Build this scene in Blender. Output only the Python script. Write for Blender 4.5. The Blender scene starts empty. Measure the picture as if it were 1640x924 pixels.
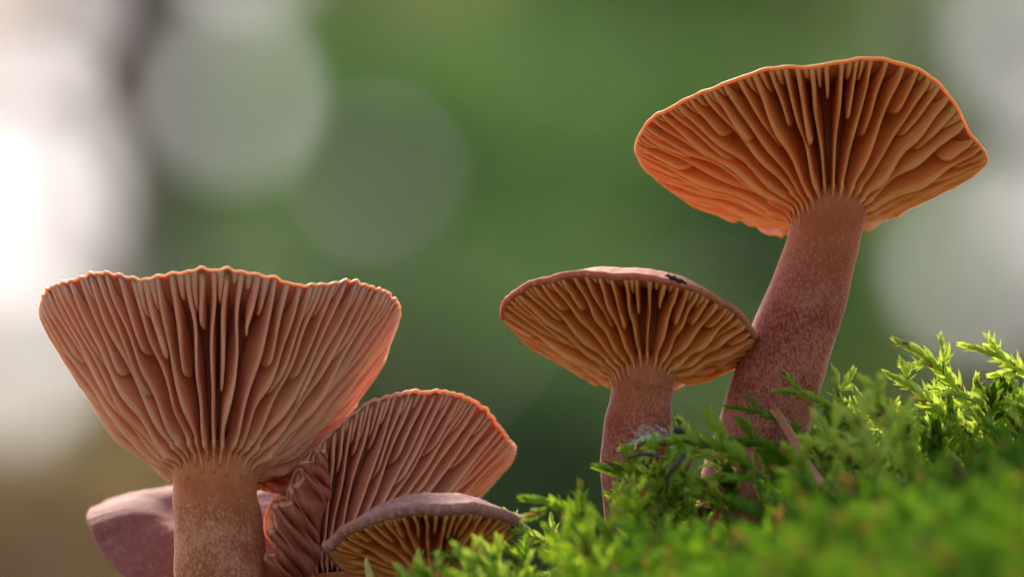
import bpy, math, random
import numpy as np
from mathutils import Vector, Matrix

# ------------------------------------------------------------------ camera, world, sun, exposure
CM = 0.01
D = 150.0                       # cm from the lens to the focus point
S = 1640 / 13.0                 # photograph pixels per cm in the focus plane
PITCH = math.radians(12)
scene = bpy.context.scene
COL = scene.collection
FWD = np.array([0, math.cos(PITCH), math.sin(PITCH)])
RIGHT = np.array([1.0, 0, 0])
UP = np.array([0, -math.sin(PITCH), math.cos(PITCH)])
CAM = -FWD * D

cam_d = bpy.data.cameras.new('camera')
cam = bpy.data.objects.new('camera', cam_d)
COL.objects.link(cam)
cam.location = CAM * CM
cam.rotation_euler = (math.pi / 2 + PITCH, 0, 0)
cam_d.sensor_width = 36
cam_d.lens = 36 * D / 13.0
cam_d.clip_start = 0.05
cam_d.clip_end = 2000
cam_d.dof.use_dof = True
cam_d.dof.focus_distance = (D - 0.6) * CM
cam_d.dof.aperture_fstop = cam_d.lens / 25.0
scene.camera = cam

SUN_EL, SUN_AZ = math.radians(44), math.radians(-14)      # behind the mushrooms, a little to the left
SUN = np.array([math.sin(SUN_AZ) * math.cos(SUN_EL), math.cos(SUN_AZ) * math.cos(SUN_EL), math.sin(SUN_EL)])
world = bpy.data.worlds.new('World')
scene.world = world
world.use_nodes = True
wn = world.node_tree.nodes
sky = wn.new('ShaderNodeTexSky')
sky.sky_type = 'NISHITA'
sky.sun_disc = False
sky.sun_elevation = SUN_EL
sky.sun_rotation = SUN_AZ
sky.air_density = 1.0
sky.dust_density = 3.2
sky.ozone_density = 1.0
bg = wn['Background']
bg.inputs['Strength'].default_value = 0.115
world.node_tree.links.new(sky.outputs[0], bg.inputs['Color'])

sun_d = bpy.data.lights.new('sun', 'SUN')
sun_d.energy = 2.2
sun_d.angle = math.radians(10)
sun_d.color = (1.0, 0.93, 0.84)
sun = bpy.data.objects.new('sun', sun_d)
COL.objects.link(sun)
sun.rotation_euler = Vector(-SUN).to_track_quat('-Z', 'Y').to_euler()

vs = scene.view_settings
vs.view_transform = 'Standard'
vs.look = 'None'
vs.exposure = 1.45
vs.use_white_balance = True
vs.white_balance_temperature = 6950
vs.white_balance_tint = 15
vs.gamma = 1.0
vs.use_curve_mapping = False
scene.cycles.use_denoising = True
scene.cycles.denoising_input_passes = 'RGB_ALBEDO'
scene.cycles.max_bounces = 12
scene.cycles.transparent_max_bounces = 8

rng = np.random.default_rng(7)
random.seed(7)

# ------------------------------------------------------------------ helpers
def P(px, py, t=0.0):
    """photograph pixel + centimetres towards the lens from the focus plane -> world cm"""
    k = (D - t) / D
    return RIGHT * ((px - 820) / S * k) + UP * ((462 - py) / S * k) - FWD * t

def far_point(px, py, dist_m):
    d = FWD * D + RIGHT * ((px - 820) / S) + UP * ((462 - py) / S)
    d = d / np.linalg.norm(d)
    return CAM * CM + d * dist_m

def mesh_data(name, verts, faces, mats, smooth=True, fmat=None):
    me = bpy.data.meshes.new(name)
    me.from_pydata([tuple(v) for v in verts], [], [tuple(f) for f in faces])
    for m in (mats if isinstance(mats, (list, tuple)) else [mats]):
        me.materials.append(m)
    if smooth:
        me.polygons.foreach_set('use_smooth', [True] * len(me.polygons))
    if fmat is not None:
        me.polygons.foreach_set('material_index', list(fmat))
    me.update()
    return me

def link(name, me, parent=None):
    o = bpy.data.objects.new(name, me)
    COL.objects.link(o)
    if parent is not None:
        o.parent = parent
    return o

def tag(o, label=None, cat=None, group=None, kind=None):
    if label: o['label'] = label
    if cat: o['category'] = cat
    if group: o['group'] = group
    if kind: o['kind'] = kind
    return o

def empty(name, loc_cm):
    o = bpy.data.objects.new(name, None)
    o.empty_display_size = 0.005
    COL.objects.link(o)
    o.location = np.array(loc_cm) * CM
    return o

def tri_mesh(name, V, F, mat, smooth=True):
    """fast big mesh of triangles or quads from arrays"""
    V = np.asarray(V, dtype=np.float32); F = np.asarray(F, dtype=np.int32)
    k = F.shape[1]
    me = bpy.data.meshes.new(name)
    me.vertices.add(len(V)); me.vertices.foreach_set('co', V.ravel())
    me.loops.add(F.size); me.loops.foreach_set('vertex_index', F.ravel())
    me.polygons.add(len(F))
    me.polygons.foreach_set('loop_start', np.arange(0, F.size, k, dtype=np.int32))
    me.polygons.foreach_set('loop_total', np.full(len(F), k, dtype=np.int32))
    me.polygons.foreach_set('use_smooth', np.full(len(F), smooth))
    me.update(calc_edges=True)
    me.materials.append(mat)
    return me

def catmull(pts, n):
    pts = np.array(pts, float)
    if len(pts) == 2:
        s = np.linspace(0, 1, n)[:, None]
        return pts[0] * (1 - s) + pts[1] * s
    p = np.vstack([2 * pts[0] - pts[1], pts, 2 * pts[-1] - pts[-2]])
    m = len(pts) - 1
    out = []
    for s in np.linspace(0, m - 1e-9, n):
        i = int(s); f = s - i
        a, b, c, d = p[i], p[i + 1], p[i + 2], p[i + 3]
        out.append(0.5 * (2 * b + (c - a) * f + (2 * a - 5 * b + 4 * c - d) * f * f + (3 * b - a - 3 * c + d) * f ** 3))
    return np.array(out)

def tube(path, radii, seg=10, cap=True, wob=None):
    """verts and quad faces of a tube along path"""
    path = np.asarray(path); n = len(path)
    V, F = [], []
    up = np.array([0.13, 0.9, 0.31])
    for i in range(n):
        d = path[min(i + 1, n - 1)] - path[max(i - 1, 0)]
        d = d / (np.linalg.norm(d) + 1e-12)
        a = np.cross(d, up); a /= np.linalg.norm(a)
        b = np.cross(d, a)
        for j in range(seg):
            th = 2 * math.pi * j / seg
            r = radii[i] * (wob(i / (n - 1), th) if wob else 1)
            V.append(path[i] + (a * math.cos(th) + b * math.sin(th)) * r)
    for i in range(n - 1):
        for j in range(seg):
            k = (j + 1) % seg
            F.append((i * seg + j, i * seg + k, (i + 1) * seg + k, (i + 1) * seg + j))
    if cap:
        F.append(tuple(range(seg))[::-1])
        F.append(tuple((n - 1) * seg + j for j in range(seg)))
    return V, F

def periodic_spline(tk, yk, t):
    """Catmull-like periodic interpolation over angles"""
    o = np.argsort(tk); tk = np.array(tk)[o]; yk = np.array(yk)[o]
    n = len(tk)
    T = np.concatenate([tk - 2 * np.pi, tk, tk + 2 * np.pi]); Y = np.concatenate([yk, yk, yk])
    m = np.zeros(len(T))
    dl = np.diff(Y) / np.diff(T)
    for i in range(1, len(T) - 1):
        h0, h1 = T[i] - T[i - 1], T[i + 1] - T[i]
        if dl[i - 1] * dl[i] > 0:
            w1, w2 = 2 * h1 + h0, h1 + 2 * h0
            m[i] = (w1 + w2) / (w1 / dl[i - 1] + w2 / dl[i])
    t = np.mod(np.asarray(t), 2 * np.pi)
    i = np.clip(np.searchsorted(T, t) - 1, 0, len(T) - 2)
    h = T[i + 1] - T[i]; s = (t - T[i]) / h
    return ((2 * s**3 - 3 * s**2 + 1) * Y[i] + (s**3 - 2 * s**2 + s) * h * m[i] + (-2 * s**3 + 3 * s**2) * Y[i + 1] + (s**3 - s**2) * h * m[i + 1])

# ------------------------------------------------------------------ materials
def new_mat(name):
    m = bpy.data.materials.new(name); m.use_nodes = True
    return m, m.node_tree.nodes, m.node_tree.links, m.node_tree.nodes['Principled BSDF']

def noise(nodes, links, coord, scale, detail=4, rough=0.6, stretch=None):
    n = nodes.new('ShaderNodeTexNoise')
    n.inputs['Scale'].default_value = scale
    n.inputs['Detail'].default_value = detail
    n.inputs['Roughness'].default_value = rough
    if stretch:
        mp = nodes.new('ShaderNodeMapping'); mp.inputs['Scale'].default_value = stretch
        links.new(coord, mp.inputs['Vector']); links.new(mp.outputs[0], n.inputs['Vector'])
    else:
        links.new(coord, n.inputs['Vector'])
    return n.outputs['Fac']

def ramp(nodes, links, fac, stops):
    r = nodes.new('ShaderNodeValToRGB')
    while len(r.color_ramp.elements) < len(stops): r.color_ramp.elements.new(0.5)
    for e, (p, c) in zip(r.color_ramp.elements, stops):
        e.position = p; e.color = (*c, 1) if len(c) == 3 else c
    links.new(fac, r.inputs['Fac'])
    return r.outputs['Color']

def mixc(nodes, links, fac, a, b, mode='MIX'):
    m = nodes.new('ShaderNodeMix'); m.data_type = 'RGBA'; m.blend_type = mode
    for sock, v in ((m.inputs[0], fac), (m.inputs[6], a), (m.inputs[7], b)):
        if hasattr(v, 'is_output'): links.new(v, sock)
        elif isinstance(v, (int, float)): sock.default_value = v
        else: sock.default_value = (*v, 1)
    return m.outputs[2]

def bump(nodes, links, h, strength, dist):
    b = nodes.new('ShaderNodeBump'); b.inputs['Strength'].default_value = strength
    b.inputs['Distance'].default_value = dist
    links.new(h, b.inputs['Height'])
    return b.outputs['Normal']

def flesh_mat(name, c1, c2, sss=0.5, scale=0.002, rough=0.5, fine=900):
    m, n, l, bs = new_mat(name)
    co = n.new('ShaderNodeTexCoord').outputs['Object']
    a = noise(n, l, co, 120, 5)
    b = noise(n, l, co, fine, 3)
    col = ramp(n, l, a, [(0.3, c1), (0.7, c2)])
    col = mixc(n, l, b, mixc(n, l, 0.25, col, (0.25, 0.08, 0.05)), col)
    l.new(col, bs.inputs['Base Color'])
    bs.inputs['Subsurface Weight'].default_value = sss
    bs.inputs['Subsurface Radius'].default_value = (1.0, 0.6, 0.4)
    bs.inputs['Subsurface Scale'].default_value = scale
    bs.inputs['Roughness'].default_value = rough
    bs.inputs['Specular IOR Level'].default_value = 0.18
    l.new(bump(n, l, b, 0.25, 0.0002), bs.inputs['Normal'])
    return m

def cap_top_mat(name, c1, c2, fleck):
    m, n, l, bs = new_mat(name)
    co = n.new('ShaderNodeTexCoord').outputs['Object']
    a = noise(n, l, co, 90, 6)
    b = noise(n, l, co, 1400, 4, 0.7)
    col = ramp(n, l, a, [(0.3, c1), (0.7, c2)])
    fl = ramp(n, l, b, [(0.5, (0, 0, 0)), (0.68, (1, 1, 1))])
    col = mixc(n, l, fl, col, fleck)
    l.new(col, bs.inputs['Base Color'])
    bs.inputs['Subsurface Weight'].default_value = 0.35
    bs.inputs['Subsurface Radius'].default_value = (1.0, 0.4, 0.25)
    bs.inputs['Subsurface Scale'].default_value = 0.003
    bs.inputs['Roughness'].default_value = 0.75
    bs.inputs['Specular IOR Level'].default_value = 0.15
    l.new(bump(n, l, b, 0.5, 0.0003), bs.inputs['Normal'])
    return m

def stem_mat(name, base, dark, fleck, amount, fade, crown):
    m, n, l, bs = new_mat(name)
    tc = n.new('ShaderNodeTexCoord')
    co = tc.outputs['Object']
    big = noise(n, l, co, 150, 4)
    fib = noise(n, l, co, 3000, 5, 0.75, (1, 1, 0.6))
    fine = noise(n, l, co, 5200, 3, 0.7, (1, 1, 0.55))
    col = ramp(n, l, big, [(0.32, dark), (0.68, base)])
    mul = n.new('ShaderNodeMath'); mul.operation = 'MULTIPLY_ADD'
    l.new(fine, mul.inputs[0]); mul.inputs[1].default_value = 0.45
    l.new(fib, mul.inputs[2])
    add = n.new('ShaderNodeMath'); add.operation = 'MULTIPLY_ADD'
    l.new(big, add.inputs[0]); add.inputs[1].default_value = 0.35; l.new(mul.outputs[0], add.inputs[2])
    streak = noise(n, l, co, 900, 4, 0.7, (1, 1, 0.07))
    stain = noise(n, l, co, 260, 3, 0.55)
    col = mixc(n, l, ramp(n, l, streak, [(0.42, (.55, .55, .55)), (0.6, (0, 0, 0))]), col, dark)
    col = mixc(n, l, ramp(n, l, stain, [(0.66, (0, 0, 0)), (0.76, (.75, .75, .75))]), col, tuple(v * .55 for v in dark))
    # flecks fade out just under the gills, where the stem is smooth
    sx = n.new('ShaderNodeSeparateXYZ'); l.new(tc.outputs['Generated'], sx.inputs[0])
    mr = n.new('ShaderNodeMapRange'); l.new(sx.outputs['Z'], mr.inputs[0])
    mr.inputs[1].default_value = 0.55; mr.inputs[2].default_value = 1.0
    mr.inputs[3].default_value = 0.0; mr.inputs[4].default_value = fade
    sub = n.new('ShaderNodeMath'); sub.operation = 'SUBTRACT'
    l.new(add.outputs[0], sub.inputs[0]); l.new(mr.outputs[0], sub.inputs[1])
    fl = ramp(n, l, sub.outputs[0], [(amount, (0, 0, 0)), (min(amount + 0.17, 1), (.75, .75, .75))])
    mr2 = n.new('ShaderNodeMapRange'); l.new(sx.outputs['Z'], mr2.inputs[0])
    mr2.inputs[1].default_value = 0.62; mr2.inputs[2].default_value = 0.95
    col = mixc(n, l, mr2.outputs[0], col, crown)
    col = mixc(n, l, fl, col, fleck)
    l.new(col, bs.inputs['Base Color'])
    bs.inputs['Subsurface Weight'].default_value = 0.3
    bs.inputs['Subsurface Radius'].default_value = (1.0, 0.35, 0.2)
    bs.inputs['Subsurface Scale'].default_value = 0.0018
    bs.inputs['Roughness'].default_value = 0.6
    bs.inputs['Specular IOR Level'].default_value = 0.2
    hs = n.new('ShaderNodeMath'); hs.operation = 'ADD'
    l.new(mul.outputs[0], hs.inputs[0]); l.new(streak, hs.inputs[1])
    l.new(bump(n, l, hs.outputs[0], 0.6, 0.0005), bs.inputs['Normal'])
    return m

def leaf_mat(name, c1, c2, trans=0.5, gloss=0.12, rough=0.4, nscale=60, dead=0.0):
    """thin leaf: diffuse + light let through + a little sheen"""
    m, n, l, bs = new_mat(name)
    out = n['Material Output']
    tc = n.new('ShaderNodeTexCoord')
    geo = n.new('ShaderNodeNewGeometry')
    a = noise(n, l, geo.outputs['Position'], nscale, 3)
    r = n.new('ShaderNodeMath'); r.operation = 'MULTIPLY_ADD'
    l.new(geo.outputs['Random Per Island'], r.inputs[0]); r.inputs[1].default_value = 0.5
    hl = n.new('ShaderNodeMath'); hl.operation = 'MULTIPLY'; l.new(a, hl.inputs[0]); hl.inputs[1].default_value = 0.55
    l.new(hl.outputs[0], r.inputs[2])
    col = ramp(n, l, r.outputs[0], [(0.25, c1), (0.8, c2)])
    if dead:
        oi = n.new('ShaderNodeObjectInfo')
        ad = n.new('ShaderNodeMath'); ad.operation = 'ADD'
        l.new(geo.outputs['Random Per Island'], ad.inputs[0]); l.new(oi.outputs['Random'], ad.inputs[1])
        fr = n.new('ShaderNodeMath'); fr.operation = 'FRACT'; l.new(ad.outputs[0], fr.inputs[0])
        gt = n.new('ShaderNodeMath'); gt.operation = 'GREATER_THAN'; l.new(fr.outputs[0], gt.inputs[0]); gt.inputs[1].default_value = 1 - dead
        col = mixc(n, l, gt.outputs[0], col, (0.26, 0.15, 0.05))
    l.new(col, bs.inputs['Base Color'])
    bs.inputs['Roughness'].default_value = rough
    bs.inputs['Specular IOR Level'].default_value = gloss * 4
    tr = n.new('ShaderNodeBsdfTranslucent')
    l.new(mixc(n, l, 1.0, col, (1.0, 1.0, 0.55), 'MULTIPLY'), tr.inputs['Color'])
    mx = n.new('ShaderNodeMixShader'); mx.inputs[0].default_value = trans
    l.new(bs.outputs[0], mx.inputs[1]); l.new(tr.outputs[0], mx.inputs[2])
    l.new(mx.outputs[0], out.inputs['Surface'])
    return m

def plain_mat(name, c1, c2, scale=800, rough=0.7, bmp=0.4, bd=0.0004, **kw):
    m, n, l, bs = new_mat(name)
    co = n.new('ShaderNodeTexCoord').outputs['Object']
    a = noise(n, l, co, scale, 5)
    l.new(ramp(n, l, a, [(0.3, c1), (0.7, c2)]), bs.inputs['Base Color'])
    bs.inputs['Roughness'].default_value = rough
    l.new(bump(n, l, a, bmp, bd), bs.inputs['Normal'])
    for k, v in kw.items(): bs.inputs[k].default_value = v
    return m

M = {}
M['gill_pink'] = flesh_mat('gill_pink', (0.78, 0.285, 0.15), (0.84, 0.35, 0.205))
M['gill_orange_lit'] = flesh_mat('gill_orange_lit', (0.80, 0.235, 0.055), (0.86, 0.30, 0.085))  # light let through the caps is put into this orange gill colour
M['gill_amber_lit'] = flesh_mat('gill_amber_lit', (0.78, 0.235, 0.05), (0.84, 0.29, 0.08))  # same gills, transmitted light painted in as amber
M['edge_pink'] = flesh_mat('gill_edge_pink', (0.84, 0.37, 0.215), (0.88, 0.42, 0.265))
M['edge_orange_lit'] = flesh_mat('gill_edge_orange_lit', (0.84, 0.31, 0.09), (0.88, 0.36, 0.125))
M['under_pink_shaded'] = flesh_mat('under_pink_shaded', (0.36, 0.10, 0.055), (0.44, 0.13, 0.07), 0.35)  # flesh between the gills coloured darker, painting in the valley shade
M['under_orange_shaded'] = flesh_mat('under_orange_shaded', (0.38, 0.095, 0.03), (0.46, 0.125, 0.04), 0.35)  # orange flesh with the same painted shade between gills
M['top_pink'] = cap_top_mat('top_pink', (0.26, 0.10, 0.08), (0.33, 0.14, 0.115), (0.37, 0.21, 0.19))
M['top_lilac'] = cap_top_mat('top_lilac', (0.32, 0.125, 0.085), (0.42, 0.19, 0.14), (0.50, 0.33, 0.31))
M['top_brown'] = cap_top_mat('top_brown', (0.34, 0.11, 0.06), (0.48, 0.17, 0.09), (0.50, 0.26, 0.20))
M['stem_red'] = stem_mat('stem_red', (0.50, 0.10, 0.036), (0.30, 0.045, 0.02), (0.62, 0.29, 0.20), 0.82, 0.12, (0.54, 0.15, 0.05))
M['stem_orange'] = stem_mat('stem_orange', (0.68, 0.20, 0.065), (0.42, 0.10, 0.035), (0.78, 0.40, 0.24), 0.86, 0.14, (0.76, 0.25, 0.085))
M['moss'] = leaf_mat('moss_leaf', (0.22, 0.40, 0.025), (0.40, 0.58, 0.07), 0.58, 0.06, 0.45, 500, .06)
M['moss_pale'] = leaf_mat('moss_leaf_pale', (0.40, 0.58, 0.06), (0.62, 0.74, 0.20), 0.58, 0.07, 0.45, 500, .05)
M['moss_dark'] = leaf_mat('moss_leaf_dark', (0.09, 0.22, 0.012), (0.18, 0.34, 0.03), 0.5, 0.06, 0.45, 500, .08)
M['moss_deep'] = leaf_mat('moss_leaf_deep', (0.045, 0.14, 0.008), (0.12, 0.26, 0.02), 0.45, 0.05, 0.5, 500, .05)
M['moss_stem'] = plain_mat('moss_stem', (0.10, 0.13, 0.03), (0.22, 0.20, 0.06))
M['soil'] = plain_mat('soil', (0.05, 0.03, 0.018), (0.26, 0.15, 0.075), 300, 0.9, 0.8, 0.002)
M['twig'] = plain_mat('twig_bark', (0.03, 0.018, 0.014), (0.10, 0.06, 0.045), 1500, 0.6)
M['needle'] = plain_mat('dry_needle', (0.28, 0.09, 0.02), (0.38, 0.14, 0.04), 1200, 0.5)
M['yellow'] = plain_mat('dry_grass', (0.52, 0.40, 0.06), (0.62, 0.47, 0.10), 1200, 0.5)
M['black'] = plain_mat('black_shell', (0.008, 0.006, 0.010), (0.018, 0.012, 0.02), 700, 0.12, 0.05)
M['bark_grey'] = plain_mat('bark_grey', (0.055, 0.045, 0.045), (0.11, 0.09, 0.085), 6, 0.9, 0.8, 0.02)
M['bark_brown'] = plain_mat('bark_brown', (0.06, 0.04, 0.025), (0.12, 0.08, 0.05), 6, 0.9, 0.8, 0.02)

# ------------------------------------------------------------------ ground: forest floor and the bank the mushrooms grow on
FLOOR = -48.0
def bank_py(x, y):
    """pixel row at which the bank's soil shows, by picture column, as a profile in cm over x (right) and y (away)"""
    px = 820 + x * S
    top = np.interp(px, [-200, 300, 620, 760, 860, 960, 1080, 1200, 1340, 1480, 1640, 2000],
                    [1090, 1090, 1000, 980, 955, 940, 905, 870, 815, 785, 765, 755])
    return top

def bank_z(x, y):
    z = (462 - bank_py(x, y)) / S / math.cos(PITCH) + math.tan(PITCH) * np.minimum(y, 0) * 1.0
    z = z - 0.055 * np.clip(-y, 0, 40) - 0.02 * np.clip(-y - 18, 0, 60) ** 1.6 - 0.02 * np.clip(y - 6, 0, 90) ** 1.5
    z = z - 0.55 * np.exp(-((y + .5) / 3.2) ** 2)
    z = z - 0.015 * np.clip(np.abs(x) - 14, 0, 80) ** 1.5
    z = z + 0.12 * np.sin(x * 1.7 + y * .6) + 0.1 * np.sin(y * 1.3 - x * .8)
    return np.maximum(z, FLOOR + 0.8 * np.sin(x * .05) * np.cos(y * .07))

gx = np.concatenate([-np.geomspace(40000, 40, 34), np.linspace(-30, -12, 10)[:-1], np.linspace(-12, 12, 90), np.linspace(12, 30, 10)[1:], np.geomspace(40, 40000, 34)])
gy = np.concatenate([-np.geomspace(40000, 60, 34), np.linspace(-50, -30, 10)[:-1], np.linspace(-30, 12, 110), np.linspace(12, 40, 12)[1:], np.geomspace(50, 60000, 36)])
GX, GY = np.meshgrid(gx, gy)
GZ = bank_z(GX, GY)
gv = np.stack([GX, GY, GZ], -1).reshape(-1, 3) * CM
w = len(gx)
ii = (np.arange(len(gy) - 1)[:, None] * w + np.arange(w - 1)[None, :]).ravel()
gf = np.stack([ii, ii + 1, ii + w + 1, ii + w], -1)
ground = link('ground', tri_mesh('ground', gv, gf, M['soil']))
tag(ground, 'dark mossy soil bank and forest floor', 'ground', kind='structure')

# ------------------------------------------------------------------ mushrooms
def smooth01(x):
    x = np.clip(x, 0, 1); return x * x * (3 - 2 * x)

def make_mushroom(label, apex, phi_deg, t0, near, far, depth_r, stem_path, stem_px, n_full, p, gill_d,
                  mats, margin=0.05, thick=0.3, wav=0.25, crenel=0.0, seed=1, rip=None, gill_w=0.04, dome=None,
                  tiers=((0.25, 0.64), (0.70, 0.94)), flip=False, pale_margin=False):
    """apex: pixel of the stem top; near/far: rim outline pixels (half nearer the lens / farther half)"""
    rg = np.random.default_rng(seed)
    phi = math.radians(phi_deg)
    n_ = -FWD
    A = math.cos(phi) * UP - math.sin(phi) * n_           # cap axis
    Fv = math.cos(phi) * n_ + math.sin(phi) * UP           # towards the lens within the cap's plane
    base_pt = P(*stem_path[0][:3])
    root = empty('mushroom', base_pt)
    tag(root, label, 'mushroom', 'brown milk-cap mushrooms')
    O = P(apex[0], apex[1], t0)
    xs = [q[0] for q in near + far]
    xc, a = (min(xs) + max(xs)) / 2, (max(xs) - min(xs)) / 2
    tk, yk = [], []
    for lst, sg in ((near, 1), (far, -1)):
        for (x, y) in lst:
            c = min(1, max(-1, (x - xc) / a))
            th = math.acos(c) * sg
            tk.append(th % (2 * math.pi)); yk.append(y)
    tk = np.array(tk); yk = np.array(yk)
    uniq = []
    for i in np.argsort(tk):
        if not uniq or tk[i] - tk[uniq[-1]] > 0.02: uniq.append(i)
    tk, yk = tk[uniq], yk[uniq]
    r_s = stem_px / S
    rph = rg.uniform(0, 6.28, 6); rfq = [5, 8, 13, 21, 34, 47]
    # gill angles
    th_full = (np.arange(n_full) + rg.uniform(-.16, .16, n_full)) * 2 * math.pi / n_full
    gills = [(t, 0.0) for t in th_full]
    for i in range(n_full):
        t1, t2 = th_full[i], th_full[(i + 1) % n_full]
        if t2 < t1: t2 += 2 * math.pi
        mid = (t1 + t2) / 2
        gills.append((mid + rg.uniform(-.05, .05) * (t2 - t1), rg.uniform(*tiers[0])))
        if len(tiers) > 1:
            for q in (0.25, 0.75):
                if rg.random() < .62:
                    gills.append((t1 + (t2 - t1) * (q + rg.uniform(-.03, .03)), rg.uniform(*tiers[1])))
    allth = np.array([g[0] for g in gills if g[1] < .7]); amp_ = rg.uniform(.35, 1.15, len(allth))

    def rim(th):
        th = np.asarray(th, float)
        y = (periodic_spline(tk, yk, th))
        X = (xc + a * np.cos(th) - apex[0]) / S
        F = depth_r * np.sin(th)
        yu = (apex[1] - y) / S
        H = (yu - F * math.sin(phi)) / math.cos(phi)
        H = H - (margin * .95 + .07 * gill_d) * smooth01(np.sin(th) * 1.6 + .35)
        for q in range(6):
            H = H + (.011 if q < 3 else .005) * (a / 280) * np.sin(th * rfq[q] + rph[q])
        if rip is not None:
            dx, df, dh = rip(th)
            X = X + dx; F = F + df; H = H + dh
        if crenel:
            dth = np.abs((th[..., None] - allth + math.pi) % (2 * math.pi) - math.pi)
            b = (amp_ * np.exp(-(dth * n_full * .85) ** 2)).max(-1)
            H = H + crenel * b; X = X + crenel * .5 * b * np.cos(th)
        return X, F, H

    def edge(th, u):
        """surface of the gill edges"""
        X, F, H = rim(th)
        u = np.asarray(u, float)
        cx, cf = r_s * np.cos(th), r_s * np.sin(th)
        up_ = np.clip(u, 0, 2)
        x = cx + (X - cx) * up_; f = cf + (F - cf) * up_
        h = H * up_ ** p + np.minimum(u, 0) * 1.6
        if dome: h = h + dome * (1 - (2 * u - 1) ** 2) * (u > 0)
        return x, f, h
    def depth(u):
        return gill_d * (0.35 + 0.65 * smooth01(u / 0.3)) * (1 - smooth01((u - 0.45) / 0.58) * 0.93)
    def thickness(u):
        return margin + thick * (1 - u) ** 0.75
    sgn = -1.0 if flip else 1.0
    def W(x, f, h):
        return (O + np.multiply.outer(x, RIGHT) + np.multiply.outer(f, Fv) + np.multiply.outer(h, A))

    # ---- cap: flesh roof over the gills, rounded margin, top skin
    nth = 288
    th = np.linspace(0, 2 * math.pi, nth, endpoint=False)
    rows, kinds = [], []
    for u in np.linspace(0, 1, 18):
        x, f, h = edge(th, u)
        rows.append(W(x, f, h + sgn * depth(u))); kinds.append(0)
    x, f, h = edge(th, 1.0)
    L = np.sqrt(x * x + f * f)
    for k, (o, v) in enumerate(((0.30, .08), (0.48, .3), (0.55, .55), (0.42, .82))):
        q = margin * o / L
        rows.append(W(x * (1 + q), f * (1 + q), h + sgn * (depth(1.0) + margin * v))); kinds.append(1)
    for u in np.linspace(1, 0, 14):
        xx, ff, hh = edge(th, u)
        rows.append(W(xx, ff, hh + sgn * (depth(u) + thickness(u)))); kinds.append(1)
    x0, f0, h0 = edge(th, 0.0)
    rows.append(W(x0 * .45, f0 * .45, h0 + sgn * (depth(0) + thickness(0) * .96))); kinds.append(1)
    V = np.concatenate(rows)
    nr = len(rows)
    F, fm = [], []
    for r in range(nr - 1):
        for j in range(nth):
            k = (j + 1) % nth
            F.append((r * nth + j, r * nth + k, (r + 1) * nth + k, (r + 1) * nth + j))
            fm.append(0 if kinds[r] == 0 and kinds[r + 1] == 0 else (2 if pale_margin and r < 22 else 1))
    c1 = len(V); V = np.vstack([V, W(np.array([0.0]), np.array([0.0]), np.array([sgn * (depth(0) + thickness(0) * .94)])), W(np.array([0.0]), np.array([0.0]), np.array([sgn * depth(0)]))])
    for j in range(nth):
        k = (j + 1) % nth
        F.append(((nr - 1) * nth + j, (nr - 1) * nth + k, c1)); fm.append(1)
        F.append((k, j, c1 + 1)); fm.append(0)
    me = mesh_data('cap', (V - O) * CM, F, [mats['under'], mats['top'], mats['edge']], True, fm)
    cap = link('cap', me, root)
    cap.location = (O - base_pt) * CM

    # ---- gills, each its own curved blade
    cross = [(-.25, -1.9), (0.2, -1.2), (0.6, -.9), (0.9, -.7), (1.02, -.30), (1.02, .30), (0.9, .7), (0.6, .9), (0.2, 1.2), (-.25, 1.9)]
    nc = len(cross)
    for (t, u0) in gills:
        n = 26 if u0 == 0 else (16 if u0 < .7 else 10)
        uu = np.linspace(u0 if u0 else -rg.uniform(.05, .17), 1.0, n)
        fin = np.sqrt(np.clip((1.0 - uu) / .05, 0, 1) * .9 + .1)
        pa, pb, pc = rg.uniform(0, 6.28, 3); ka, kb = rg.uniform(4, 8), rg.uniform(10, 16)
        dd = depth(uu) * rg.uniform(.86, 1.1) * (1 if u0 < .68 else .62) * (1 + .06 * np.sin(uu * kb + pc))
        nose = np.ones(n)
        if u0 > 0:
            nose = np.sqrt(np.clip((uu - u0) / (0.20 if u0 < .68 else .12), 0, 1) * 0.97 + .03)
        spacing = 2 * math.pi / n_full
        x, f, _ = edge(np.full(n, t), uu)
        rr = np.sqrt(x * x + f * f)
        lim = (0.27 if True else .4) * spacing * rr / (1 if u0 == 0 else 1)
        frac = np.where(uu > .72, 0.62, 1.0)
        hw = np.minimum(gill_w * (1 + .15 * np.sin(uu * 6 + pa)), lim * frac) * (0.55 + .45 * nose) * (1 - .45 * smooth01(-uu / .1))
        wob = wav * spacing * (np.sin(uu * ka + pa) * .6 + np.sin(uu * kb + pb) * .3) * smooth01((1 - uu) / .25) * smooth01((uu - u0 + .02) / .2)
        GV = []
        for (v, s) in cross:
            tt = t + wob * (0.35 + .65 * max(v, 0)) + s * hw / np.maximum(rr, .05)
            xx, ff, hh = edge(tt, uu)
            dv = v if v > 0 else v
            hgt = hh + sgn * depth(uu) - sgn * dd * nose * fin * dv
            if u0 == 0:
                k_ = 1 + .10 * max(v, 0) * smooth01((uu + .1) / .1) * (uu < .12)
                k_ = k_ - .06 * smooth01(-uu / .1)
                xx, ff = xx * k_, ff * k_
            GV.append(W(xx, ff, hgt))
        GV = np.stack(GV, 1).reshape(-1, 3)
        GF = []
        for i in range(n - 1):
            for j in range(nc - 1):
                GF.append((i * nc + j, i * nc + j + 1, (i + 1) * nc + j + 1, (i + 1) * nc + j))
            GF.append((i * nc + nc - 1, i * nc, (i + 1) * nc, (i + 1) * nc + nc - 1))
        GF.append(tuple(range(nc))[::-1]); GF.append(tuple((n - 1) * nc + j for j in range(nc)))
        gm = [1 if (q < (n - 1) * nc and 3 <= q % nc <= 5) else 0 for q in range(len(GF))]
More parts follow.
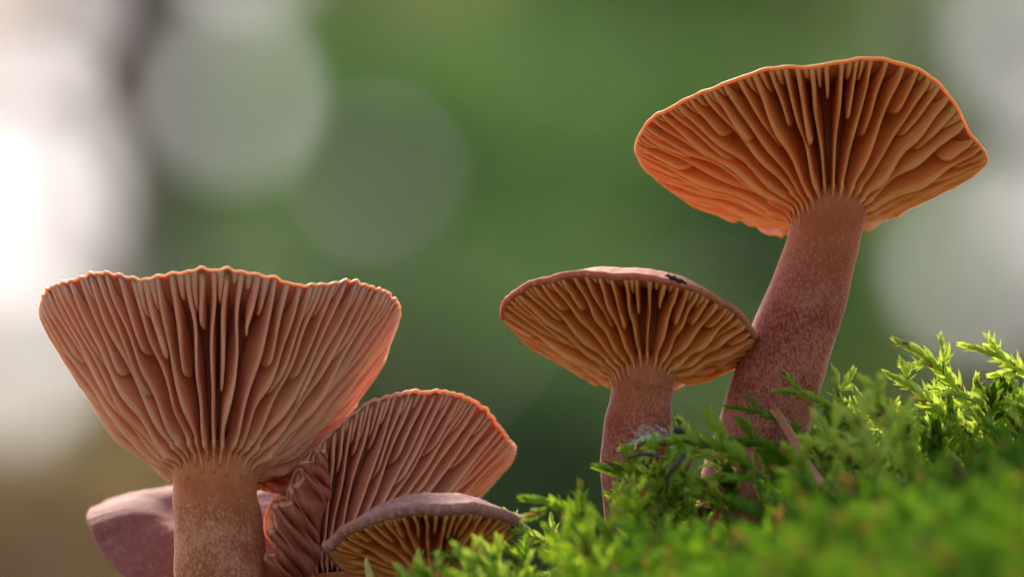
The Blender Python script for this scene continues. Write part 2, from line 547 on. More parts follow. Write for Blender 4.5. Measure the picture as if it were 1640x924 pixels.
        g = link('gill', mesh_data('gill', (GV - O) * CM, GF, [mats['gill'], mats['edge']], True, gm), cap)

    # ---- stem
    sp = np.array([list(P(q[0], q[1], q[2])) + [q[3] / S] for q in stem_path])
    sp = catmull(sp, 46)
    topc = O + A * sgn * depth(0) * 0.9
    pths, rad = sp[:, :3], sp[:, 3]
    bph = rg.uniform(0, 6.28, 5)
    def wobble(s, th):
        return 1 + .025 * math.sin(2 * th + bph[0] + s * 5) + .016 * math.sin(3 * th + bph[1] - s * 9) + .012 * math.sin(5 * th + s * 23 + bph[2]) + .01 * math.sin(s * 40 + bph[3] + th)
    V, F = tube(pths, rad, 48, True, wobble)
    st = link('stem', mesh_data('stem', (np.array(V) - base_pt) * CM, F, mats['stem']), root)
    return root, W, edge

pinks = dict(gill=M['gill_pink'], edge=M['edge_pink'], under=M['under_pink_shaded'], top=M['top_pink'], stem=M['stem_orange'])
oranges = dict(gill=M['gill_orange_lit'], edge=M['edge_orange_lit'], under=M['under_orange_shaded'], top=M['top_pink'], stem=M['stem_red'])
ambers = dict(gill=M['gill_amber_lit'], edge=M['edge_orange_lit'], under=M['under_orange_shaded'], top=M['top_brown'], stem=M['stem_red'])
lilacs = dict(gill=M['gill_pink'], edge=M['edge_pink'], under=M['under_pink_shaded'], top=M['top_lilac'], stem=M['stem_orange'])
smalls = dict(gill=M['gill_amber_lit'], edge=M['edge_orange_lit'], under=M['under_orange_shaded'], top=M['top_lilac'], stem=M['stem_orange'])

# big funnel-shaped one
def rip1(th):
    th = np.mod(th, 2 * math.pi)
    w = np.exp(-((th - math.radians(308)) / .38) ** 2)
    return (.06 * w * np.sin(th * 22), .12 * w * np.cos(th * 17), .20 * w * np.sin(th * 21 + 1))
FUNNEL, _, _ = make_mushroom('large pinkish funnel-shaped mushroom with wavy rim on a thick orange stem',
    (345, 752), 21, 0.2,
    [(62, 512), (65, 492), (78, 468), (108, 452), (165, 441), (230, 446), (290, 438), (325, 433), (380, 436), (430, 448), (490, 456), (550, 452), (595, 462), (622, 476), (633, 490), (637, 508)],
    [(637, 508), (630, 540), (607, 590), (575, 632), (550, 668), (528, 700), (508, 740), (485, 775), (455, 788), (425, 778), (395, 730), (300, 668), (200, 655), (135, 618), (95, 572), (72, 538), (62, 512)],
    2.05, [(365, 1040, 0.2, 84), (358, 960, .2, 80), (352, 890, .2, 75), (348, 830, .2, 70), (345, 785, .2, 66), (345, 745, .2, 66), (345, 715, .15, 62)],
    66, 40, 1.5, 0.80, pinks, margin=0.04, thick=0.62, wav=0.20, crenel=0.055, pale_margin=True, seed=11, rip=rip1, gill_w=.026, tiers=((0.25, 0.66), (0.72, 0.95)))

# tall one on the right
make_mushroom('tall mushroom with gills coloured a lit-through orange, wide cap on a leaning speckled red stem in the moss',
    (1322, 348), 26, 0.0,
    [(1020, 242), (1024, 222), (1045, 190), (1090, 162), (1150, 138), (1220, 117), (1300, 106), (1390, 95), (1440, 102), (1490, 128), (1525, 165), (1550, 215), (1575, 245), (1582, 262)],
    [(1582, 262), (1562, 285), (1520, 308), (1460, 336), (1420, 358), (1350, 372), (1250, 376), (1180, 354), (1110, 328), (1065, 300), (1032, 272), (1020, 242)],
    2.05, [(1180, 860, -.2, 76), (1195, 780, -.15, 75), (1222, 690, -.1, 73), (1250, 600, -.05, 69), (1283, 500, 0, 64), (1308, 425, 0, 58), (1321, 372, 0, 57), (1326, 335, 0, 62), (1328, 315, -.05, 58)],
    58, 36, 1.12, 0.66, oranges, margin=0.055, thick=0.42, wav=0.09, pale_margin=True, seed=5, gill_w=.024)

# middle one
make_mushroom('medium mushroom with gills coloured a lit-through amber and brown-edged oval cap touching the taller leaning stem',
    (1028, 606), 25, 0.5,
    [(808, 510), (811, 488), (826, 466), (868, 445), (945, 436), (1030, 440), (1090, 452), (1140, 472), (1180, 500), (1203, 530), (1209, 548)],
    [(1209, 548), (1200, 580), (1165, 597), (1115, 604), (1098, 618), (1070, 622), (1020, 622), (970, 611), (910, 590), (860, 566), (822, 534), (808, 510)],
    1.5, [(1030, 930, .5, 52), (1018, 840, .5, 48), (1014, 760, .5, 50), (1020, 690, .5, 53), (1027, 640, .5, 49), (1029, 605, .5, 50), (1029, 580, .45, 48)],
    48, 31, 1.15, 0.5, ambers, margin=0.10, thick=0.36, wav=0.09, seed=23, gill_w=.020)

# fan-shaped, tipped back
def rip2(th):
    w = smooth01((np.mod(th, 2 * math.pi) - math.radians(135)) / .35) * smooth01((math.radians(215) - np.mod(th, 2 * math.pi)) / .3)
    return (.10 * w * np.sin(th * 12), .14 * w * np.cos(th * 11), .12 * w * np.sin(th * 13 + 2))
FAN, _, _ = make_mushroom('fan-shaped pink-gilled mushroom tipped back, behind the small lilac-edged cap',
    (540, 935), 46, -0.3,
    [(436, 850), (442, 825), (462, 785), (492, 735), (530, 692), (575, 656), (620, 636), (670, 626), (725, 630), (765, 648), (795, 680), (815, 712), (822, 728)],
    [(822, 728), (818, 745), (800, 768), (765, 800), (700, 860), (600, 930), (500, 930), (450, 885), (436, 850)],
    1.75, [(560, 1120, -.6, 60), (552, 1040, -.5, 58), (545, 975, -.4, 54), (541, 940, -.35, 50), (539, 915, -.35, 48)],
    48, 36, 1.25, 0.55, lilacs, margin=0.06, thick=0.4, wav=0.12, crenel=0.045, pale_margin=True, seed=31, rip=rip2, gill_w=.024)

# small one in front of the fan
make_mushroom('small low mushroom with lilac-grey cap edge in front of the fan-shaped one',
    (688, 922), 24, 1.6,
    [(528, 882), (535, 865), (560, 840), (610, 818), (670, 806), (740, 804), (795, 814), (825, 828), (832, 842)],
    [(832, 842), (820, 862), (785, 880), (740, 905), (680, 935), (600, 935), (555, 918), (534, 900), (528, 882)],
    1.15, [(700, 1060, 1.5, 44), (695, 1000, 1.5, 42), (690, 950, 1.6, 40), (688, 922, 1.6, 40), (688, 905, 1.55, 38)],
    38, 28, 1.15, 0.34, smalls, margin=0.17, thick=0.3, wav=0.12, seed=43, gill_w=.019)

# cap behind the big stem, seen from above
def rip4(th):
    return (.0 * th, .0 * th, .012 * np.sin(th * 7))
make_mushroom('smooth mauve cap half hidden behind the thick orange stem, gills turned away',
    (330, 885), -24, -2.6,
    [(141, 826), (147, 842), (170, 880), (205, 912), (260, 945), (350, 965), (430, 945), (490, 900), (512, 850)],
    [(512, 850), (505, 822), (470, 795), (400, 792), (330, 794), (260, 795), (200, 802), (160, 814), (141, 826)],
    1.45, [(345, 1120, -2.4, 60), (338, 1050, -2.5, 56), (332, 960, -2.6, 52), (330, 885, -2.6, 52)],
    50, 28, 1.1, 0.15, pinks, margin=0.07, thick=0.42, wav=0.2, seed=53, rip=rip4, gill_w=.035)

def pleated(name, parent, inner, outer, t_in, t_out, pleats, amp, curl, mats, nb=14, na=110, seed=3):
    """ruffled fold of a cap: surface between two edges, pleated across, its outer edge rolled towards the lens"""
    rg = np.random.default_rng(seed)
    I, E = catmull(inner, na), catmull(outer, na)
    V, F, fm = [], [], []
    ph = np.cumsum(np.repeat(rg.uniform(.3, 1.9, na // 10 + 1), 10)[:na]); ph = ph / ph[-1] * pleats * 2 * math.pi
    for i in range(na):
        for j in range(nb):
            b = j / (nb - 1)
            q = I[i] * (1 - b) + E[i] * b
            t = t_in * (1 - b) + t_out * b + amp * (math.sin(ph[i]) - .35 * math.cos(2 * ph[i])) * (.35 + .65 * b) + curl * math.sin(b * 2.6)
            sh = 7 * math.sin(ph[i] * .43 + 1 + b * 2.2) * b + 4 * math.sin(b * 5 + ph[i] * .21)
            t += .05 * math.sin(b * 7 + ph[i] * .7)
            V.append(P(q[0] + sh, q[1] + sh * .6, t))
    for i in range(na - 1):
        for j in range(nb - 1):
            F.append((i * nb + j, (i + 1) * nb + j, (i + 1) * nb + j + 1, i * nb + j + 1))
            fm.append(0 if j < nb - 2 else 1)
    org = np.array(parent.location) / CM
    o = link(name, mesh_data(name, (np.array(V) - org) * CM, F, mats, True, fm), parent)
    md = o.modifiers.new('thick', 'SOLIDIFY'); md.thickness = 0.0005; md.offset = 0
    return o
pleated('curled_lobe', FUNNEL, [(425, 700), (415, 722), (408, 742), (405, 755), (404, 765)],
        [(548, 655), (533, 690), (514, 726), (492, 766), (462, 787), (432, 787), (412, 778)], -.9, -1.0, 9, .07, .35, [M['gill_pink'], M['edge_pink']], seed=3)
pleated('curled_fold', FAN, [(480, 950), (492, 935), (504, 900), (512, 860), (522, 800), (530, 760)],
        [(432, 900), (434, 850), (448, 812), (468, 780), (492, 744), (515, 718)], .25, .40, 13, .05, .28, [M['under_pink_shaded'], M['gill_pink']], seed=4)  # darker flesh material paints shade into the fold

# ------------------------------------------------------------------ moss
def leaf_geom(width=.36, curl=.25, fold=.30, rows=5):
    """pointed keeled leaf, length 1 along +Y, upper face +Z"""
    V, F = [], []
    prof = [(0, .25), (.22, .85), (.48, 1.0), (.74, .62), (1.0, 0.03)]
    for (s, wd) in prof:
        z = curl * s * s - .06 * math.sin(s * 3.1)
        h = wd * width / 2
        V += [(-h, s, z + fold * h), (0, s, z), (h, s, z + fold * h)]
    for i in range(len(prof) - 1):
        b = i * 3
        F += [(b, b + 1, b + 4, b + 3), (b + 1, b + 2, b + 5, b + 4)]
    return np.array(V), np.array(F)

LEAVES = [leaf_geom(.38, .25, .5), leaf_geom(.32, -.14, .6), leaf_geom(.44, .40, .45), leaf_geom(.34, .05, .7)]
LEAF_MESH = {}
for mk in ('moss', 'moss_pale', 'moss_dark'):
    LEAF_MESH[mk] = [tri_mesh('leaf', v * CM, f, M[mk]) for v, f in LEAVES]

def leaf_frames(path, n, length, rg, spread=40, flat=0.5):
    """leaf matrices in spiral up a shoot: (3x3 cols x,y,z scaled, origin)"""
    path = np.asarray(path); N = len(path)
    res = []
    side = np.array([0.0, 0, 1.0])
    for k in range(n):
        s = (k + .5) / n
        q = s * (N - 1); i = min(int(q), N - 2); fr = q - i
        o = path[i] * (1 - fr) + path[i + 1] * fr
        d = path[i + 1] - path[i]; d /= np.linalg.norm(d)
        a = np.cross(d, side); a /= np.linalg.norm(a); b = np.cross(a, d)
        ang = k * 2.39996 + rg.uniform(-.3, .3)
        out = a * math.cos(ang) + b * math.sin(ang) * flat
        out /= np.linalg.norm(out)
        sp = math.radians(spread * (1.15 - .75 * s ** 2) + rg.uniform(-9, 9))
        y = d * math.cos(sp) + out * math.sin(sp); y /= np.linalg.norm(y)
        x = np.cross(y, d); nx = np.linalg.norm(x)
        x = x / nx if nx > 1e-3 else a
        tw = rg.uniform(-.5, .5)
        z = np.cross(x, y)
        x2 = x * math.cos(tw) + z * math.sin(tw); z2 = np.cross(x2, y)
        if z2 @ d < 0: x2, z2 = -x2, -z2
        Ls = length * (1.0 - .45 * s ** 3) * (0.65 + .35 * min(1, s * 4)) * rg.uniform(.8, 1.2)
        res.append((np.stack([x2, y, z2], 1) * Ls, o))
    return res

def joined_leaves(frames, rg):
    Vs, Fs, off = [], [], 0
    for R, o in frames:
        v, f = LEAVES[rg.integers(4)]
        Vs.append(v @ R.T + o); Fs.append(f + off); off += len(v)
    return np.concatenate(Vs), np.concatenate(Fs)

def side_branches(path, rg, n, length):
    """short branchlets left and right of a shoot"""
    out = []
    N = len(path)
    for k in range(n):
        s = .12 + .66 * k / max(1, n - 1)
        i = int(s * (N - 1)); o = path[i]
        d = path[min(i + 1, N - 1)] - path[i]; d = d / np.linalg.norm(d)
        lat = RIGHT * d[2] - np.array([0, 0, 1.0]) * d[0]
        lat = lat / (np.linalg.norm(lat) + 1e-9) * (1 if k % 2 else -1) - FWD * rg.uniform(-.4, .4)
        e = o + (d * .75 + lat * .75) * length * (1 - .55 * s) * rg.uniform(.75, 1.15)
        mid = (o + e) / 2 + d * length * -.04
        out.append(catmull([o, mid, e], 7))
    return out

GRP = 'moss shoots of the bank'
def moss_shoot(ctrl, leaf_px, label, mat='moss', separate=True, branches=0, seed=0, blen=.6, dens=36, spread=40):
    rg = np.random.default_rng(1000 + seed)
    pts = [P(*c) for c in ctrl]
    path = catmull(pts, 16)
    ln = np.linalg.norm(np.diff(path, axis=0), axis=1).sum()
    root = empty('moss_shoot', pts[0])
    tag(root, label, 'moss', GRP)
    L = leaf_px * .82 / S
    paths = [path] + side_branches(path, rg, branches, blen)
    SV, SF, off = [], [], 0
    frames = []
    for i, q in enumerate(paths):
        l_ = np.linalg.norm(np.diff(q, axis=0), axis=1).sum()
        V, F = tube(q, np.linspace(.028, .010, len(q)) * (1 if i == 0 else .6), 6)
        SV += V; SF += [tuple(x + off for x in f) for f in F]; off += len(V)
        frames += leaf_frames(q, max(7, int(l_ * dens * (1 if i == 0 else 1.25))), L * (1 if i == 0 else .72), rg, spread)
    link('stem', mesh_data('stem', (np.array(SV) - pts[0]) * CM, SF, M['moss_stem']), root)
    if separate:
        for R, o in frames:
            ob = link('leaf', LEAF_MESH[mat][rg.integers(4)], root)
            m4 = np.eye(4); m4[:3, :3] = R; m4[:3, 3] = (o - pts[0]) * CM
            ob.matrix_basis = Matrix(m4.tolist())
    else:
        V, F = joined_leaves(frames, rg)
        tag(link('foliage', tri_mesh('foliage', (V - pts[0]) * CM, F, M[mat]), root), kind='stuff')
    return root

HERO = [
    ([(1600, 730, .2), (1545, 640, .3), (1500, 585, .4), (1440, 546, .5)], 44, 'pale arching moss shoot, highest tip of the whole moss patch', 'moss_pale', 5),
    ([(1710, 690, .3), (1670, 620, .3), (1610, 575, .4), (1550, 553, .5)], 46, 'pale moss shoot with overlapping leaves next to the highest arching tip', 'moss_pale', 4),
    ([(1560, 700, .8), (1500, 650, .8), (1462, 620, .8), (1428, 602, .8)], 40, 'small curled moss shoot just below the highest pale tip', 'moss_pale', 2),
    ([(1420, 740, .6), (1375, 680, .6), (1345, 640, .6), (1336, 597, .6)], 42, 'upright pale moss shoot close beside the leaning red stem', 'moss_pale', 2),
    ([(1320, 740, 1.3), (1275, 690, 1.3), (1225, 662, 1.3), (1166, 651, 1.3)], 30, 'thin dark moss shoot crossing the leaning red stem', 'moss_dark', 2),
    ([(1390, 690, 1.2), (1340, 655, 1.2), (1290, 632, 1.2), (1246, 626, 1.2)], 32, 'short dark moss shoot with black speck over the red stem', 'moss', 2),
    ([(1170, 810, 1.3), (1100, 780, 1.4), (1040, 762, 1.4), (975, 748, 1.4)], 66, 'bushy long-leaved moss shoot crossing the shorter stem', 'moss', 4),
    ([(1190, 770, 1.3), (1120, 722, 1.4), (1060, 705, 1.4), (1003, 716, 1.4)], 46, 'moss shoot under the silk patch across the shorter stem', 'moss_pale', 3),
    ([(1230, 770, 2.6), (1170, 722, 2.6), (1110, 704, 2.6), (1050, 712, 2.6)], 48, 'soft green moss shoot beside the black seed', 'moss', 3),
    ([(940, 930, 1.8), (890, 880, 1.8), (845, 852, 1.8), (793, 846, 1.8)], 34, 'dense moss shoot whose tip touches the small lilac-edged cap', 'moss_pale', 4),
    ([(990, 920, 3.2), (940, 850, 3.2), (895, 812, 3.2), (846, 797, 3.2)], 44, 'curved moss shoot above the one touching the small cap', 'moss', 3),
    ([(860, 990, 2.2), (800, 930, 2.2), (750, 898, 2.2), (706, 888, 2.2)], 40, 'low moss shoot in front of the small cap\'s stem', 'moss', 4),
    ([(1300, 800, 1.6), (1255, 740, 1.6), (1215, 712, 1.6), (1180, 705, 1.6)], 44, 'green moss shoot at the foot of the leaning red stem', 'moss_dark', 2),
    ([(1500, 800, .8), (1450, 720, .8), (1400, 668, .8), (1372, 630, .8)], 40, 'moss shoot standing between the red stem and the highest pale tip', 'moss_pale', 3),
    ([(1690, 760, .6), (1640, 690, .6), (1590, 650, .6), (1530, 630, .6)], 44, 'moss shoot with wide leaves under the overlapping-leaved shoot', 'moss_pale', 3),
    ([(1600, 800, 1.0), (1560, 740, 1.0), (1530, 680, 1.0), (1520, 640, 1.0)], 40, 'upright moss shoot below the highest pale tip', 'moss', 3),
]
for i, (c, lp, lab, mk, nb) in enumerate(HERO):
    moss_shoot(c, lp, lab, mk, True, nb, i, .55)

LOW = [((640, 912), 3.4), ((672, 903), 4.6), ((735, 880), 5.5), ((770, 872), 4.2), ((815, 880), 3.0), ((880, 850), 5.5), ((915, 838), 6.5), ((955, 830), 5.0), ((1000, 800), 5.2), ((1385, 612), 4.5), ((1355, 660), 5.0), ((1310, 668), 4.5), ((1440, 700), 6.5), ((1262, 720), 5.2)]
LOWLAB = ['beside the yellow grass tip', 'behind the one by the yellow grass tip', 'below the small cap', 'in front of the small stem', 'below the shoot touching the small cap', 'between the small cap and the shorter stem, lower', 'between the small cap and the shorter stem, taller', 'at the bare edge of the shorter stem', 'hiding the foot of the shorter stem', 'rising highest beside the red stem', 'overlapping the upright pale shoot', 'over the edge of the red stem', 'in front of the bright dense patch', 'beside the pine needle']
for i, ((x, y), t) in enumerate(LOW):
    moss_shoot([(x + 70, y + 190, t), (x + 45, y + 85, t), (x + 25, y + 35, t), (x, y, t)], 42, 'soft-focus green moss shoot ' + LOWLAB[i], 'moss_pale' if i in (0, 1, 2, 3, 9, 10, 11) else 'moss', False, 4, 60 + i, .6)

# further sharp shoots of the patch right of and between the stems
rg = np.random.default_rng(77)
for i in range(84):
    if i < 66:
        x = rg.uniform(1290, 1690); y0 = np.interp(x, [1290, 1340, 1400, 1480, 1640, 1700], [680, 640, 650, 620, 610, 600]) + rg.uniform(0, 110)
        t = rg.uniform(-.5, 2.0)
        lab = 'bright green leafy moss shoot in the dense patch beyond the leaning red stem'; g_ = 1
    else:
        x = rg.uniform(990, 1280); y0 = rg.uniform(740, 800); t = rg.uniform(1.2, 2.6)
        lab = 'leafy moss shoot in the tangle between the two red stems'; g_ = 2
    dx = rg.uniform(-10, 95); h = rg.uniform(90, 140)
    mk = rg.choice(['moss', 'moss_pale', 'moss_dark'], p=[.38, .50, .12])
    r_ = moss_shoot([(x + dx * 1.3, y0 + h * 1.7, t), (x + dx * .6, y0 + h * .55, t), (x + dx * .3, y0 + h * .22, t + .1), (x, y0, t + .2)], rg.uniform(30, 44), lab, mk, False, rg.integers(1, 4), 100 + i, .5)
    r_['group'] = 'moss shoots of the dense patch' if g_ == 1 else 'moss shoots between the red stems'

# the unnumbered rest of the carpet, towards the lens and behind
def carpet(name, label, n, xr, yr, mat, seed, lpx=(36, 54), top=None):
    rg = np.random.default_rng(seed)
    frames = []
    for _ in range(n):
        x = rg.uniform(*xr); y = rg.uniform(*yr)
        z = float(bank_z(np.array(x), np.array(y)))
        h = rg.uniform(.45, .85) * (1 + .45 * math.sin(x * 1.9 + 1) * math.sin(y * 1.1))
        lean = np.array([rg.uniform(-.8, .3), rg.uniform(-.6, .3), 1.0])
        b = np.array([x, y, z - .15])
        pth = catmull([b, b + lean * h * .5, b + lean * h * 1.0 + np.array([lean[0] * .3, lean[1] * .3, -.05])], 6)
        frames += leaf_frames(pth, int(18 * h + 6), rg.uniform(*lpx) / S, rg, 48, .9)
    V, F = joined_leaves(frames, rg)
    o = link(name, tri_mesh(name, V * CM, F, M[mat]))
    tag(o, label, 'moss', kind='stuff')
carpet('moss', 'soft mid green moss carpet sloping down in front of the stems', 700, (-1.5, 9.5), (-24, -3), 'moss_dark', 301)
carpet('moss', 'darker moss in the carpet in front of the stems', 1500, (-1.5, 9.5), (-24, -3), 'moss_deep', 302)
carpet('moss', 'low moss at the feet of the two red stems', 220, (0, 9.5), (-3, 3), 'moss', 304, (30, 40))
carpet('moss', 'low moss around the foot of the thick orange stem', 500, (-9, -1.0), (-6, 5), 'moss_dark', 303, (24, 34))

# ------------------------------------------------------------------ small things lying in the moss
def stick(name, label, cat, ctrl, r0, r1, mat, seg=10):
    pts = [P(*c) for c in ctrl]
    path = catmull(pts, 24)
    V, F = tube(path, np.linspace(r0, r1, 24) / S, seg, True, lambda s, th: 1 + .12 * math.sin(9 * s + th) + .06 * math.sin(31 * s + 2 * th))
    o = link(name, mesh_data(name, (np.array(V) - pts[0]) * CM, F, mat))
    o.location = pts[0] * CM
    return tag(o, label, cat)
stick('pine_needle', 'dry reddish-brown pine needle slanting across the foot of the leaning stem', 'needle', [(1240, 655, 2.0), (1265, 695, 2.6), (1300, 755, 3.4), (1345, 815, 4.4)], 6, 9, M['needle'])
stick('twig', 'thin dark brown twig lying level across the shorter red stem', 'twig', [(1005, 733, 2.0), (1030, 727, 2.1), (1055, 730, 2.2), (1085, 738, 2.4)], 2.2, 3.2, M['twig'])
stick('twig', 'dark curved twig hooking down through the bushy moss', 'twig', [(1093, 728, 2.8), (1082, 745, 2.9), (1070, 762, 2.9), (1067, 790, 2.8)], 5, 2, M['twig'])
stick('grass_tip', 'tiny yellow dry grass tip below the small lilac-edged cap', 'grass', [(600, 945, 2.6), (592, 920, 2.6), (588, 905, 2.6), (587, 892, 2.6)], 9, 2, M['yellow'])

def seed_bead(name, label, cat, px, py, t, rx, ry, mat, tilt=.2):
    V, F = [], []
    nu, nv = 20, 12
    for i in range(nv + 1):
        a = math.pi * i / nv
        for j in range(nu):
            b = 2 * math.pi * j / nu
            x = math.cos(a) * rx * (1 + .10 * math.cos(a)); r = math.sin(a) * ry
            V.append((x, math.cos(b) * r, math.sin(b) * r * (1.0 if math.sin(b) > 0 else .8)))
    for i in range(nv):
        for j in range(nu):
            k = (j + 1) % nu
            F.append((i * nu + j, i * nu + k, (i + 1) * nu + k, (i + 1) * nu + j))
    o = link(name, mesh_data(name, np.array(V) / S * CM, F, mat))
    o.location = P(px, py, t) * CM
    o.rotation_euler = (0, tilt, 0)
    return tag(o, label, cat)
seed_bead('seed', 'tiny glossy black oval seed resting on the moss between the red stems', 'seed', 1086, 690, 3.3, 11, 6.5, M['black'])

# ------------------------------------------------------------------ the wood behind
HOLES = [(355, 150, 62), (368, -95, 74), (-20, 280, 140), (45, 340, 70), (0, 560, 84), (50, 10, 66), (600, 270, 34), (480, 310, 22),
         (1560, 430, 44), (1660, 40, 50), (110, 480, 30)]      # open gaps between the crowns where the sky shows
def far_tree(label, name, px, py, dist, rpx, n, leaf, c1, c2, seed, squash=.8, trunk_r=.09, bark='bark_brown', trans=.5, shape=None):
    rg = np.random.default_rng(seed)
    c = far_point(px, py, dist)
    rad = rpx / S * CM * dist / (D * CM)
    mat = leaf_mat(name + '_leaves_%d' % seed, c1, c2, trans, .12, .35, .8)
    base = np.array([c[0] + rg.uniform(-.2, .2), c[1], FLOOR * CM])
    root = empty(name, base / CM)
    tag(root, label, 'tree', 'trees of the wood behind')
    # clumped leaves
    leaf = leaf * .45; n = int(n * 4.4)
    k = 34
    cl = rg.normal(size=(k, 3)); cl /= np.linalg.norm(cl, axis=1)[:, None]
    cl = cl * (rg.uniform(.15, 1, (k, 1)) ** .5) * rad * np.array([1, 1, squash])
    which = rg.integers(k, size=n)
    pos = cl[which] + rg.normal(size=(n, 3)) * rad * .17
    ax = rg.normal(size=(n, 3)); ax /= np.linalg.norm(ax, axis=1)[:, None]
    bx_ = np.cross(ax, rg.normal(size=(n, 3))); bx_ /= np.linalg.norm(bx_, axis=1)[:, None]
    s = leaf * rg.uniform(.6, 1.3, (n, 1))
    v0 = pos - ax * s; v1 = pos + bx_ * s * .5; v2 = pos + ax * s; v3 = pos - bx_ * s * .5
    rel = pos + c - CAM * CM
    dep = rel @ FWD
    qx = 820 + rel @ RIGHT / dep * D * S; qy = 462 - rel @ UP / dep * D * S
    keep = np.ones(n, bool)
    for (hx, hy, hr) in HOLES:
        keep &= (qx - hx) ** 2 + (qy - hy) ** 2 > hr ** 2
    v0, v1, v2, v3 = v0[keep], v1[keep], v2[keep], v3[keep]; n = int(keep.sum())
    V = np.stack([v0, v1, v2, v3], 1).reshape(-1, 3) + (c - base)
    F = np.arange(4 * n).reshape(n, 4)
    link('crown', tri_mesh('crown', V, F, mat, False), root)
    tp = catmull([(0, 0, -.2), (0.05, 0, (c[2] - base[2]) * .5), tuple(c - base), tuple(c - base + np.array([0.05, 0, rad * squash * .7]))], 14)
    TV, TF = tube(tp, np.linspace(trunk_r, trunk_r * .25, 14), 10)
    tr = link('trunk', mesh_data('trunk', TV, TF, M[bark]), root)
    BV, BF, off = [], [], 0
    for q in cl[:12]:
        st = tp[9] + (tp[-1] - tp[9]) * rg.uniform(-.6, .6)
        v, f = tube(catmull([st, (st + c - base + q) / 2 + np.array([0, 0, -.05]), c - base + q], 6), np.linspace(trunk_r * .3, trunk_r * .06, 6), 6)
        lm = link('limb', mesh_data('limb', v, f, M[bark]), tr)
    return root

TREES = [
    ('bright green leafy tree, its crown high above the middle cap', 'green_tree', 900, 30, 38, 520, 2600, .12, (0.15, 0.28, 0.085), (0.25, 0.40, 0.14), 401),
    ('mid green leafy tree filling the middle of the wood', 'green_tree', 800, 420, 33, 520, 3400, .11, (0.09, 0.23, 0.06), (0.15, 0.32, 0.10), 402),
    ('dark green tree behind the fan-shaped mushroom', 'green_tree', 640, 830, 30, 480, 3400, .10, (0.09, 0.20, 0.07), (0.15, 0.27, 0.11), 403),
    ('olive green tree behind the tall leaning stem', 'olive_tree', 1150, 500, 36, 360, 1700, .11, (0.15, 0.21, 0.05), (0.24, 0.30, 0.09), 404),
    ('greyish green thin tree behind the bright moss patch', 'thin_tree', 1430, 700, 45, 480, 2200, .13, (0.16, 0.20, 0.13), (0.26, 0.29, 0.20), 405),
    ('sage green tree behind the tallest cap', 'sage_tree', 1400, 130, 48, 480, 2200, .14, (0.14, 0.20, 0.13), (0.22, 0.28, 0.19), 406),
    ('tan autumn tree low behind the mauve cap', 'autumn_tree', 20, 880, 12, 260, 2200, .04, (0.50, 0.36, 0.20), (0.62, 0.48, 0.31), 407),
    ('grey-green tree beside the dark trunk', 'grey_tree', 420, 600, 34, 340, 2300, .11, (0.12, 0.18, 0.08), (0.20, 0.26, 0.13), 408),
    ('grey-green bush-like tree in front of the dark trunk', 'grey_tree', 360, 760, 14, 200, 1500, .05, (0.10, 0.15, 0.07), (0.17, 0.21, 0.10), 411),
    ('beige-leaved tree high beside the dark trunk', 'beige_tree', 330, 60, 36, 360, 2400, .11, (0.40, 0.29, 0.22), (0.50, 0.39, 0.31), 409),
    ('pale pinkish tree in the bright gap beyond the dark trunk', 'pale_tree', -40, 330, 40, 420, 1500, .12, (0.40, 0.33, 0.32), (0.52, 0.44, 0.43), 410),
]
for a_ in TREES:
    far_tree(*a_)

def bare_trunk(label, px, dist, wpx, lean=0.0, seed=1):
    c = far_point(px, 462, dist)
    r = wpx / 2 / S * CM * dist / (D * CM)
    base = np.array([c[0], c[1], FLOOR * CM])
    h = c[2] - base[2]
    root = empty('bare_tree', base / CM)
    tag(root, label, 'tree', 'trees of the wood behind')
    tp = catmull([(0, 0, -.2), (-lean * h * .5 * 0, 0, h * .5), (0, 0, h), (lean, .1, h * 2.2)], 20)
    V, F = tube(tp, np.linspace(r * 1.15, r * .7, 20), 18, True, lambda s, th: 1 + .05 * math.sin(3 * th + 9 * s) + .03 * math.sin(7 * th + s * 31))
    tr = link('trunk', mesh_data('trunk', V, F, M['bark_grey']), root)
    rg = np.random.default_rng(seed)
    for k in range(7):
        z = h * rg.uniform(1.3, 2.1); an = rg.uniform(0, 6.28); L = rg.uniform(.6, 1.2)
        q = catmull([(0, 0, z), (math.cos(an) * L * .5, math.sin(an) * L * .5, z + L * .3), (math.cos(an) * L, math.sin(an) * L, z + L * .75)], 8)
        v, f = tube(q, np.linspace(r * .3, r * .05, 8), 7)
        link('limb', mesh_data('limb', v, f, M['bark_grey']), tr)
    return root
bare_trunk('dark grey bare trunk in the wood above the funnel-shaped mushroom', 225, 17, 190, .3, 9)

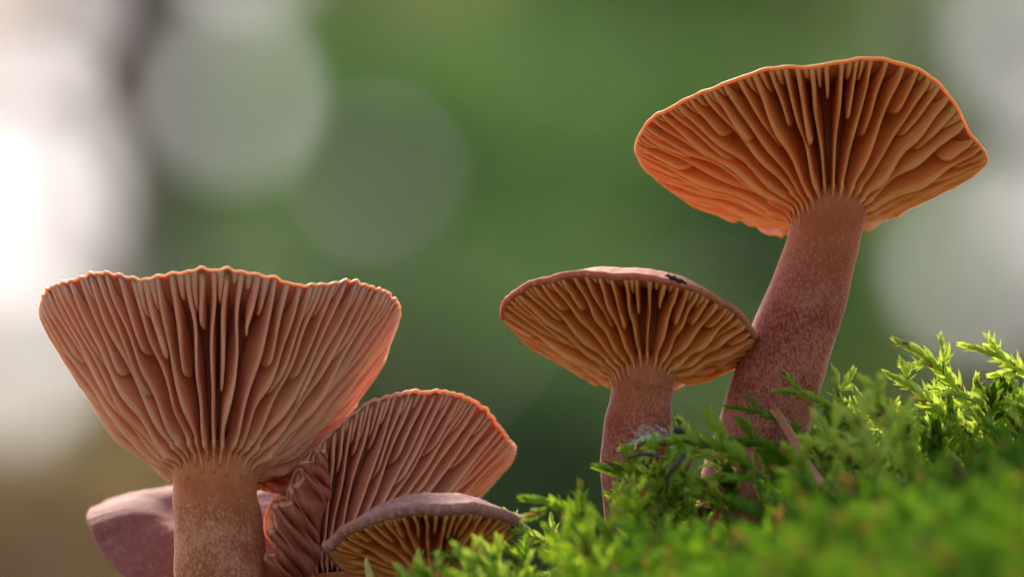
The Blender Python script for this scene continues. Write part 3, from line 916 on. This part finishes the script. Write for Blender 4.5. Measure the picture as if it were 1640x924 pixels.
# a scrap of spider silk on the moss, and a dark flake on a cap
rg = np.random.default_rng(5)
M['silk'], n_, l_, b_ = new_mat('spider_silk')
b_.inputs['Base Color'].default_value = (0.75, 0.78, 0.74, 1); b_.inputs['Roughness'].default_value = 0.25
tr_ = n_.new('ShaderNodeBsdfTransparent'); mx_ = n_.new('ShaderNodeMixShader')
nz_ = noise(n_, l_, n_.new('ShaderNodeTexCoord').outputs['Object'], 1800, 5)
l_.new(ramp(n_, l_, nz_, [(0.45, (.03, .03, .03)), (0.65, (.45, .45, .45))]), mx_.inputs[0])
l_.new(tr_.outputs[0], mx_.inputs[1]); l_.new(b_.outputs[0], mx_.inputs[2]); l_.new(mx_.outputs[0], n_['Material Output'].inputs['Surface'])
c0 = P(1043, 692, 2.0)
V, F = [], []
nu, nv = 22, 12
for i in range(nu):
    for j in range(nv):
        a_, b2 = i / (nu - 1) * 2 - 1, j / (nv - 1) * 2 - 1
        r_ = 1 - .2 * math.sin(5 * math.atan2(b2, a_) + 1)
        V.append(RIGHT * a_ * .26 * r_ + UP * (b2 * .09 * r_ - .10 * abs(a_) + .05 * math.sin(a_ * 9 + b2 * 5)) - FWD * (.12 * math.sin(a_ * 7 + 1) * math.cos(b2 * 6) - .2 * b2))
for i in range(nu - 1):
    for j in range(nv - 1):
        F.append((i * nv + j, (i + 1) * nv + j, (i + 1) * nv + j + 1, i * nv + j + 1))
silk = link('spider_silk', mesh_data('spider_silk', np.array(V) * CM, F, M['silk']))
silk.location = c0 * CM
tag(silk, 'crumpled whitish scrap of spider silk on the moss beside the black seed', 'silk')
V, F = [], []
for i in range(9):
    for j in range(4):
        x = i / 8 * 2 - 1; y = j / 3 * 2 - 1
        V.append(RIGHT * (x * .13) + UP * (-.05 * x + y * .035 * (1 - .6 * x * x) + .012 * math.sin(i * 2.1)) - FWD * (.04 * (1 - y * y) + .02 * math.sin(i * 1.7 + j)))
for i in range(8):
    for j in range(3):
        F.append((i * 4 + j, (i + 1) * 4 + j, (i + 1) * 4 + j + 1, i * 4 + j + 1))
fl = link('wet_flake', mesh_data('wet_flake', np.array(V) * CM, F, M['black']))
md = fl.modifiers.new('thick', 'SOLIDIFY'); md.thickness = 0.0003
fl.location = P(1082, 447, 1.74) * CM
tag(fl, 'dark wet flake stuck on the brown cap edge of the middle mushroom', 'flake')
